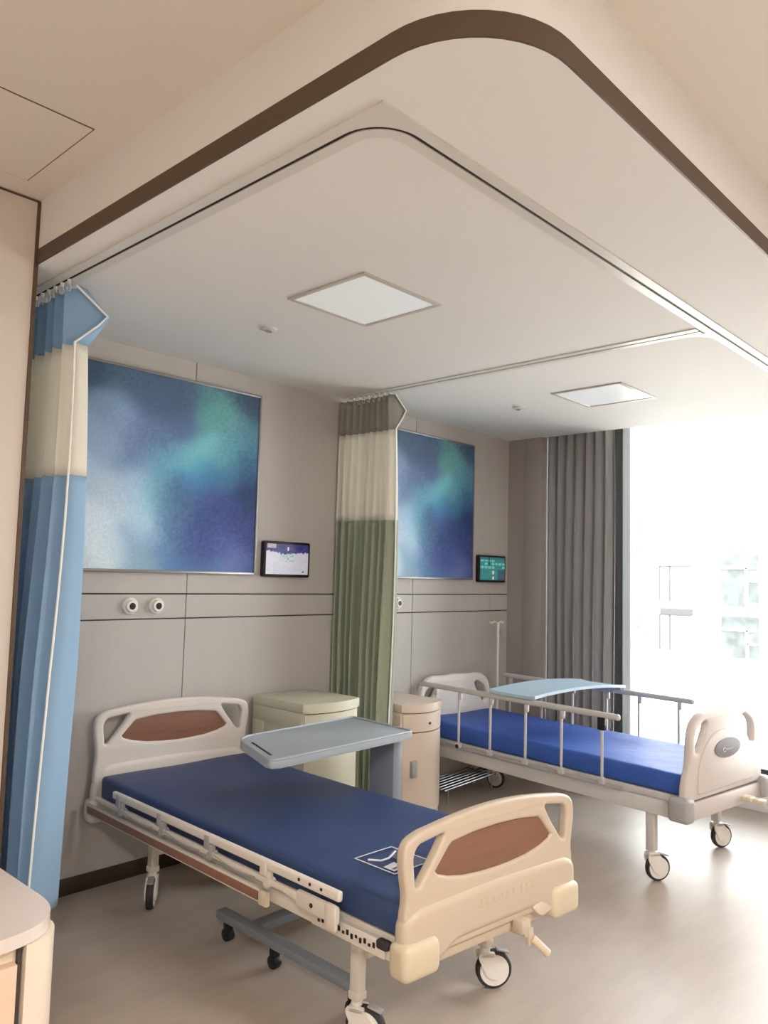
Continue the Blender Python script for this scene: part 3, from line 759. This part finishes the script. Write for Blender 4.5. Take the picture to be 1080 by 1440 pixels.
for v in (-.06, -.7, -1.4, -L2 + .06): fm.span((-.42, v - .02, .40), (.42, v + .02, .445), .004)
fm.build('bed_frame', M['frame_grey'], B2)
for sd in (-1, 1):
    MB().span((sd * .445 - .012, -.03, .375), (sd * .445 + .012, -L2 + .02, .455), .005).build('side_beam', M['frame_grey'], B2)
    MB().span((sd * .470 - .007, -.16, .465), (sd * .470 + .007, -1.80, .485), .003).build('rail_base', M['greypart'], B2)
for sd, posts, v0, v1 in ((-1, (-.28, -.52, -.81, -1.11, -1.39, -1.68), -.12, -1.80), (1, (-.15, -.47, -.76, -1.06, -1.32, -1.62), -.08, -1.73)):
    x = sd * .487
    z_ = .872
    g_ = MB().box((x, (v0 + v1) / 2, z_), (.030, abs(v1 - v0), .036), .013, seg=4)
    gr = g_.build('guard_rail', M['alurail'], B2, label='raised aluminium side guard rail')
    for i, v in enumerate(posts):
        p = MB().cyl((x, v, .49), (x, v, z_ - .01), .009, n=12)
        p.box((x, v - .008, z_ - .04), (.022, .030, .05), .007)
        p.box((x, v, .495), (.03, .045, .04), .008)
        p.build('rail_post', M['alurail'], gr)
    if sd < 0:
        MB().box((x, posts[-1], z_ - .05), (.034, .046, .075), .006).build('rail_latch', M['black'], gr)
    MB().cyl((x - .019, (posts[1]), .488), (x + .019, posts[1], .488), .014, n=12).build('pivot', M['rubber'], gr)
for sd in (-1, 1):
    MB().box((sd * .452, -L2 + .005, .435), (.085, .125, .13), .022, seg=3).build('corner_bumper', M['greypart'], B2)
MB().box((0, -L2 - .012, .415), (.84, .03, .095), .008).build('end_beam', M['pinkwhite'], B2)
ck = MB().box((.20, -L2 - .055, .405), (.07, .06, .03), .008).box((.22, -L2 - .10, .40), (.06, .09, .022), .007)
ck.build('crank', M['bump_plastic'], B2)
for (sx, v, yaw, r_) in ((-1, -L2 + .20, -.5, .066), (1, -L2 + .25, -.4, .062), (-1, -.10, -1.9, .066), (.8, -.10, -1.2, .066)):
    x = sx * .42
    lg = MB().box((x, v, .29), (.05, .05, .25), .006)
    lg.build('leg', M['frame_grey'], B2)
    caster(B2, x, v, .175, .072, yaw, .034)

# pale blue dining board lying across the raised rails
td = thing('bed_tray', 'pale blue dining board lying across the raised rails of the far bed', 'tray', (4.888, 2.87, .8905), -.113)
me = MB(); NX, NY = 24, 6; Wt, Dt = .51, .19
top = [[None] * (NY + 1) for _ in range(NX + 1)]; bot = [[None] * (NY + 1) for _ in range(NX + 1)]
for i in range(NX + 1):
    for j in range(NY + 1):
        a = -Wt + 2 * Wt * i / NX; b = -Dt + 2 * Dt * j / NY
        zz = .026 * (1 - (a / Wt) ** 2) + (.008 if j in (0, NY) else 0)
        top[i][j] = me.bm.verts.new((a, b, zz + .020)); bot[i][j] = me.bm.verts.new((a, b, zz))
for i in range(NX):
    for j in range(NY):
        me.bm.faces.new((top[i][j], top[i + 1][j], top[i + 1][j + 1], top[i][j + 1])); me.bm.faces.new((bot[i][j], bot[i][j + 1], bot[i + 1][j + 1], bot[i + 1][j]))
for i in range(NX):
    for j in (0, NY): me.bm.faces.new((top[i][j], bot[i][j], bot[i + 1][j], top[i + 1][j]))
for j in range(NY):
    for i in (0, NX): me.bm.faces.new((top[i][j], top[i][j + 1], bot[i][j + 1], bot[i][j]))
me.build('tray_board', M['tray'], td)
for sd in (-1, 1):
    MB().box((sd * .49, 0, .004), (.02, .34, .012), .006).build('tray_hook', M['tray'], td)

# drip pole at the head of the far bed
iv = thing('drip_pole', 'thin white drip pole at the head of the far bed', 'drip stand', (5.475, 3.80, 0), 0)
MB().cyl((0, 0, .02), (0, 0, 1.29), .010, n=14).build('pole', M['white_plastic'], iv)
hk = MB()
for a in (PI * .95, PI * .02, PI * .5):
    c, s = math.cos(a), math.sin(a)
    hk.tube([(0, 0, 1.285), (c * .04, s * .04, 1.30), (c * .075, s * .075, 1.285), (c * .09, s * .09, 1.295)], .005, 8)
hk.build('drip_hook', M['white_plastic'], iv)
MB().tube([(.012, 0, 1.25), (.03, 0, 1.20), (.07, 0, 1.15), (.11, 0, 1.14)], .004, 8).build('drip_line', M['greypart'], iv)
MB().box((.012, 0, 1.22), (.03, .03, .04), .008).build('pole_clamp', M['greypart'], iv)
MB().cyl((0, 0, 0), (0, 0, .022), .05, .03, n=20).build('pole_foot', M['greypart'], iv)

# wire rack on a caster below the far bed
rk = thing('wire_rack', 'low chrome wire rack on the floor under the head of the far bed', 'rack', (4.97, 3.80, 0), 0)
for k in range(7):
    y = -.13 + k * .043
    MB().tube([(-.33, y, .10), (.26, y, .125), (.33, y, .135)], .0055, 8).build('rack_wire', M['rackwire'], rk)
for x, z in ((-.31, .096), (.0, .108), (.29, .124)):
    MB().cyl((x, -.145, z), (x, .14, z), .006, n=10).build('rack_bar', M['rackwire'], rk)
for x, y in ((.27, -.12), (.27, .11), (-.28, -.12), (-.28, .11)):
    MB().cyl((x, y, 0), (x, y, .118 if x > 0 else .096), .006, n=10).build('rack_foot', M['rackwire'], rk)

# ------------------------------------------------------------------ overbed table
T1 = thing('overbed_table', 'blue grey overbed table reaching across the navy bed', 'overbed table', (3.10, 2.84, 0), 0, None)
zt = .872
out = rounded([(-.975, -.165, .03), (-.80, -.228, .03), (-.01, -.195, .03), (.055, .285, .03), (-.73, .275, .04), (-.945, .12, .04)], 6)
out = rounded([(2.125 - 3.10, 2.60 - 2.84, .05), (3.085 - 3.10, 2.645 - 2.84, .03), (3.135 - 3.10, 3.13 - 2.84, .03), (2.36 - 3.10, 3.08 - 2.84, .05), (2.285 - 3.10, 3.03 - 2.84, .05)], 6)
tp = MB().prism(out, zt - .034, zt, bev=.008).build('tabletop', M['table'], T1)
ri = MB()
rim = [(a, b, zt + .002) for a, b in grow(out, .985)]
ri.tube(rim, .006, 8, closed=True)
ri.build('raised_rim', M['table'], tp)
d_ = Vector((2.285 - 2.125, 3.03 - 2.60)).normalized()
a_ = Vector((2.125 - 3.10, 2.60 - 2.84)) + Vector((.085, .10)); b_ = a_ + d_ * .27
MB().tube([(a_.x, a_.y, zt), (b_.x, b_.y, zt)], .007, 8, flat=(1, .25)).build('handle_slot', M['slot'], tp)
MB().box((-.03, -.02, .47), (.07, .17, .75), .006).build('table_post', M['tabpost'], T1)
MB().box((-.07, 0, zt - .048), (.30, .12, .03), .006).build('support_plate', M['tabpost'], T1)
MB().box((-.42, 0, .10), (.86, .075, .035), .008).build('base_bar', M['tabpost'], T1)
for x in (2.235 - 3.10,):
    MB().box((x, 2.60 - 2.84, .105), (.055, .92, .04), .008, Matrix.Rotation(-.02, 3, 'Z')).build('base_foot', M['tabpost'], T1)
MB().box((0.0, -.05, .105), (.06, .62, .04), .008).build('base_foot', M['tabpost'], T1)
def small_caster(x, y):
    c = MB().cyl((x, y, .03), (x, y, .088), .012, n=10).box((x, y, .068), (.036, .036, .04), .008)
    co = c.build('caster', M['black'], T1)
    MB().cyl((x - .018, y, .028), (x + .018, y, .028), .028, n=20, bev=.004).build('wheel_tyre', M['black'], co)
for x, y in ((2.245 - 3.10, 3.0 - 2.84), (2.235 - 3.10, 2.66 - 2.84), (2.225 - 3.10, 2.18 - 2.84), (0, .2), (0, -.3)): small_caster(x, y)

# ------------------------------------------------------------------ bedside cabinets
def bedside(label, loc, w, d, h, mside, mfront, rz=0.0, bulge=.05, open_kick=False):
    t = thing('bedside_cabinet', label, 'bedside cabinet', loc, rz, 'curved front bedside cabinets')
    def fp(x0, x1, yb, inset=0.0, n=14):
        front = []
        for k in range(n + 1):
            x = x0 + (x1 - x0) * k / n; u = (x / (w / 2))
            front.append((x, -d / 2 - bulge * (1 - u * u) + inset))
        return [(x1, yb), (x0, yb)] + front
    lid = MB().prism(fp(-w / 2 - .008, w / 2 + .008, d / 2, -.008), h - .055, h, bev=.008).build('cabinet_top', mfront, t)
    hb = .10
    # carcass
    b = MB().span((-w / 2, -d / 2 + .005, hb), (w / 2, d / 2, h - .055), .003)
    for sx in (-1, 1):
        for sy in (-1, 1): b.box((sx * (w / 2 - .02), sy * (d / 2 - .025), hb / 2), (.035, .04, hb), .004)
    bo = b.build('cabinet_body', mside, t)
    for sx in (-1, 1):
        sp = MB()
        x = sx * (w / 2)
        for (a, b2, c, e) in ((-d / 2 + .01, d / 2, hb, hb + .06), (-d / 2 + .01, d / 2, h - .14, h - .055), (-d / 2 + .01, -d / 2 + .10, hb + .06, h - .14), (d / 2 - .10, d / 2, hb + .06, h - .14)):
            sp.span((x - .0, a, c), (x + sx * .006, b2, e), .001)
        sp.build('side_frame', mside, t)
    dz0 = h - .055 - .125
    dr = MB().prism(fp(-w / 2 + .008, w / 2 - .008, -d / 2 + .02), dz0, h - .062, bev=.004).build('drawer', mfront, t)
    MB().lathe([(.008, 0), (.008, .005), (.004, .007)], (0, -d / 2 - bulge, dz0 + .05), (0, -1, 0), 14).build('drawer_lock', M['rubber'], dr)
    do = MB().prism(fp(-w / 2 + .008, w / 2 - .008, -d / 2 + .02), hb + .01, dz0 - .008, bev=.004).build('cabinet_door', mfront, t)
    MB().box((-w / 2 + .075, -d / 2 - bulge * .62, hb + .30), (.05, .03, .11), .006).build('door_pull', M['greypart'], do)
    return t
bedside('sage cream bedside cabinet between the navy bed and the green curtain', (3.28, 3.69, 0), .44, .46, .905, M['cabside'], M['cabside'], 0)
bedside('pinkish cream bedside cabinet between the green curtain and the far bed', (4.125, 3.68, 0), .40, .42, .815, M['cabfront'], M['cabfront'], 0, bulge=.07)

# ivory cupboard in the left foreground
F = thing('low_cupboard', 'ivory low cupboard with rounded corner in the left foreground', 'cupboard', (.70, 2.70, 0), 0)
zt = .752
def rc(x0, x1, y0, y1, r):
    return rounded([(x1, y1, .0), (x0, y1, .0), (x0, y0, .0), (x1, y0, r)], 14)
MB().prism(rc(-.55, .312, -.695, .49, .20), zt - .034, zt, bev=.004).build('cupboard_top', M['cabtop'], F)
MB().prism(rc(-.55, .302, -.50, .485, .001), .06, zt - .036, bev=.002).build('cupboard_body', M['cabwarm'], F)
po = [(.303, -.50)] + [(.303 - .10 * (1 - math.cos(a)), -.583 - .10 * math.sin(a)) for a in [PI / 2 * k / 14 for k in range(15)]] + [(.198, -.683), (.198, -.50)]
MB().prism(po, .0, zt - .036).build('corner_post', M['cabwarm'], F)
MB().span((-.55, -.655, .06), (.196, -.505, zt - .036)).build('cupboard_front', M['cabwarm'], F)
MB().span((-.50, -.684, .10), (.178, -.655, zt - .075), .002).build('cupboard_door', M['dooracc'], F, label='peach cupboard door')
MB().span((.184, -.668, .08), (.192, -.655, zt - .037)).build('shadow_gap', M['groove'], F)
MB().span((-.55, -.66, 0), (.10, .48, .06)).build('plinth', M['base'], F)

# ------------------------------------------------------------------ outside
K = 1.5
FX = 30.0
def fy(y): return y * K
def fz(z): return 1.65 + (z - 1.65) * K
bd = thing('building', 'white building across the terrace, seen overexposed through the window', 'building', (FX, 8, -6), 0)
MB().span((0, -26, 0), (6, 14, 17)).build('facade_wall', M['fac'], bd)
def fwin(y0, y1, z0, z1, m=M['facwin'], bars=True):
    a, b = sorted((fy(y0) - 8, fy(y1) - 8)); c, d = sorted((fz(z0) + 6, fz(z1) + 6))
    o = MB().span((-.06, a, c), (.05, b, d)).build('facade_window', m, bd)
    if bars:
        fr_ = MB()
        for zz in (d - (d - c) * .25, ): fr_.span((-.12, a, zz - .05), (-.05, b, zz + .05))
        yy = a + (b - a) * .30
        fr_.span((-.12, yy - .05, c), (-.05, yy + .05, d - (d - c) * .25))
        fr_.span((-.12, a, (c + d) / 2 - .04), (-.05, yy, (c + d) / 2 + .04))
        fr_.build('window_bar', M['fac'], o)
fwin(7.268, 6.37, 1.123, 2.399); fwin(7.25, 6.37, -.391, .90)
for n_ in range(1, 4):
    fwin(7.268 - 2.6 * n_, 6.37 - 2.6 * n_, 1.123, 2.399); fwin(7.25 - 2.6 * n_, 6.37 - 2.6 * n_, -.391, .90)
fwin(8.80, 7.95, .86, 1.02, M['faclouver'], False)
for z0 in (-.05, 1.20):
    m_ = MB()
    for yy in (8.82, 8.55): m_.span((-.05, fy(yy) - 8 - .03, fz(z0) + 6), (.01, fy(yy) - 8 + .03, fz(z0 + .9) + 6))
    m_.span((-.05, fy(8.82) - 8, fz(z0 + .9) + 6 - .03), (.01, fy(8.0) - 8, fz(z0 + .9) + 6 + .03))
    m_.build('facade_joint', M['faclouver'], bd)
fwin(7.25, 6.3, -.95, -.55, M['faclouver'], False)
ann = thing('building', 'narrow white annexe with small dark windows beside the window mullion', 'building', (24, 11.0, -6), 0)
MB().span((0, .15, 0), (.55, 6, 13)).build('facade_wall', M['fac'], ann)
for k in range(5):
    z = 6.2 + k * .75
    MB().span((-.04, .25, z), (.05, .75, z + .45)).build('facade_window', M['facwin'], ann)
gd = MB().span((XWIN + .3, -40, -2.3), (60, 40, -2.0)).build('terrace_ground', M['ground']); struct(gd, 'pale terrace outside the window')
gd.name = 'floor_terrace'
tw = thing('roof_slab', 'low cream roof slab on the terrace outside the window', 'roof slab', (16.5, 6.6, -2.0), 0)
MB().span((-1.5, -1.2, 0), (1.5, 1.6, 1.85)).build('slab_wall', M['fac'], tw)
MB().span((-1.7, -1.4, 1.85), (1.7, 1.8, 2.05), .03).build('slab_edge', M['cream'], tw)

# ------------------------------------------------------------------ light
w = bpy.data.worlds.new('World'); sc.world = w; w.use_nodes = True
bg = w.node_tree.nodes['Background']; bg.inputs['Color'].default_value = (.88, .95, 1.0, 1); bg.inputs['Strength'].default_value = 6.5
def light(name, kind, loc, energy, col, **kw):
    l = bpy.data.lights.new(name, kind); l.energy = energy; l.color = col
    o = bpy.data.objects.new(name, l); COL.objects.link(o); o.location = loc
    for k, v in kw.items():
        if k == 'rot': o.rotation_euler = v
        else: setattr(l, k, v)
    return o
su = light('Sun', 'SUN', (0, 0, 20), 3.0, (1, .96, .9), angle=.02); su.rotation_euler = Vector((.75, .30, -.75)).to_track_quat('-Z', 'Y').to_euler()
po_ = light('window_portal', 'AREA', (XWIN + .12, 1.95, 1.55), 1, (1, 1, 1), shape='RECTANGLE', size=2.7, size_y=3.4)
po_.rotation_euler = Vector((-1, 0, 0)).to_track_quat('-Z', 'Y').to_euler(); po_.data.cycles.is_portal = True
# warm ceiling lamps of the entrance part of the room, behind the viewer
for x, y in ((-.9, -.6), (2.2, -1.3)):
    light('entrance_lamp', 'AREA', (x, y, ZU - .03), 56, (1, .972, .935), shape='SQUARE', size=.6)

# ------------------------------------------------------------------ camera
th, pitch, roll = math.radians(43.156 * 180 / PI / 57.3), math.radians(4.6659 * 180 / PI / 57.3), math.radians(1.47 * 180 / PI / 57.3)
Fw = Vector((math.cos(th) * math.cos(pitch), math.sin(th) * math.cos(pitch), math.sin(pitch)))
R0 = Vector((math.sin(th), -math.cos(th), 0)); U0 = R0.cross(Fw)
Rr = R0 * math.cos(roll) + U0 * math.sin(roll); Ur = -R0 * math.sin(roll) + U0 * math.cos(roll)
cd = bpy.data.cameras.new('Camera'); cam = bpy.data.objects.new('Camera', cd); COL.objects.link(cam)
mw = Matrix.Identity(4)
for i in range(3): mw[i][0], mw[i][1], mw[i][2] = Rr[i], Ur[i], -Fw[i]
mw.translation = (0, 0, 1.65); cam.matrix_world = mw
cd.sensor_fit = 'HORIZONTAL'; cd.sensor_width = 36; cd.lens = 1107.55 * 36 / 1080; cd.clip_start = .05; cd.clip_end = 300
sc.camera = cam
sc.view_settings.view_transform = 'Standard'; sc.view_settings.look = 'None'; sc.view_settings.gamma = 1; sc.view_settings.use_curve_mapping = False
sc.view_settings.exposure = 0.82
sc.cycles.max_bounces = 10; sc.cycles.diffuse_bounces = 6; sc.cycles.transparent_max_bounces = 12
sc.cycles.sample_clamp_indirect = 6
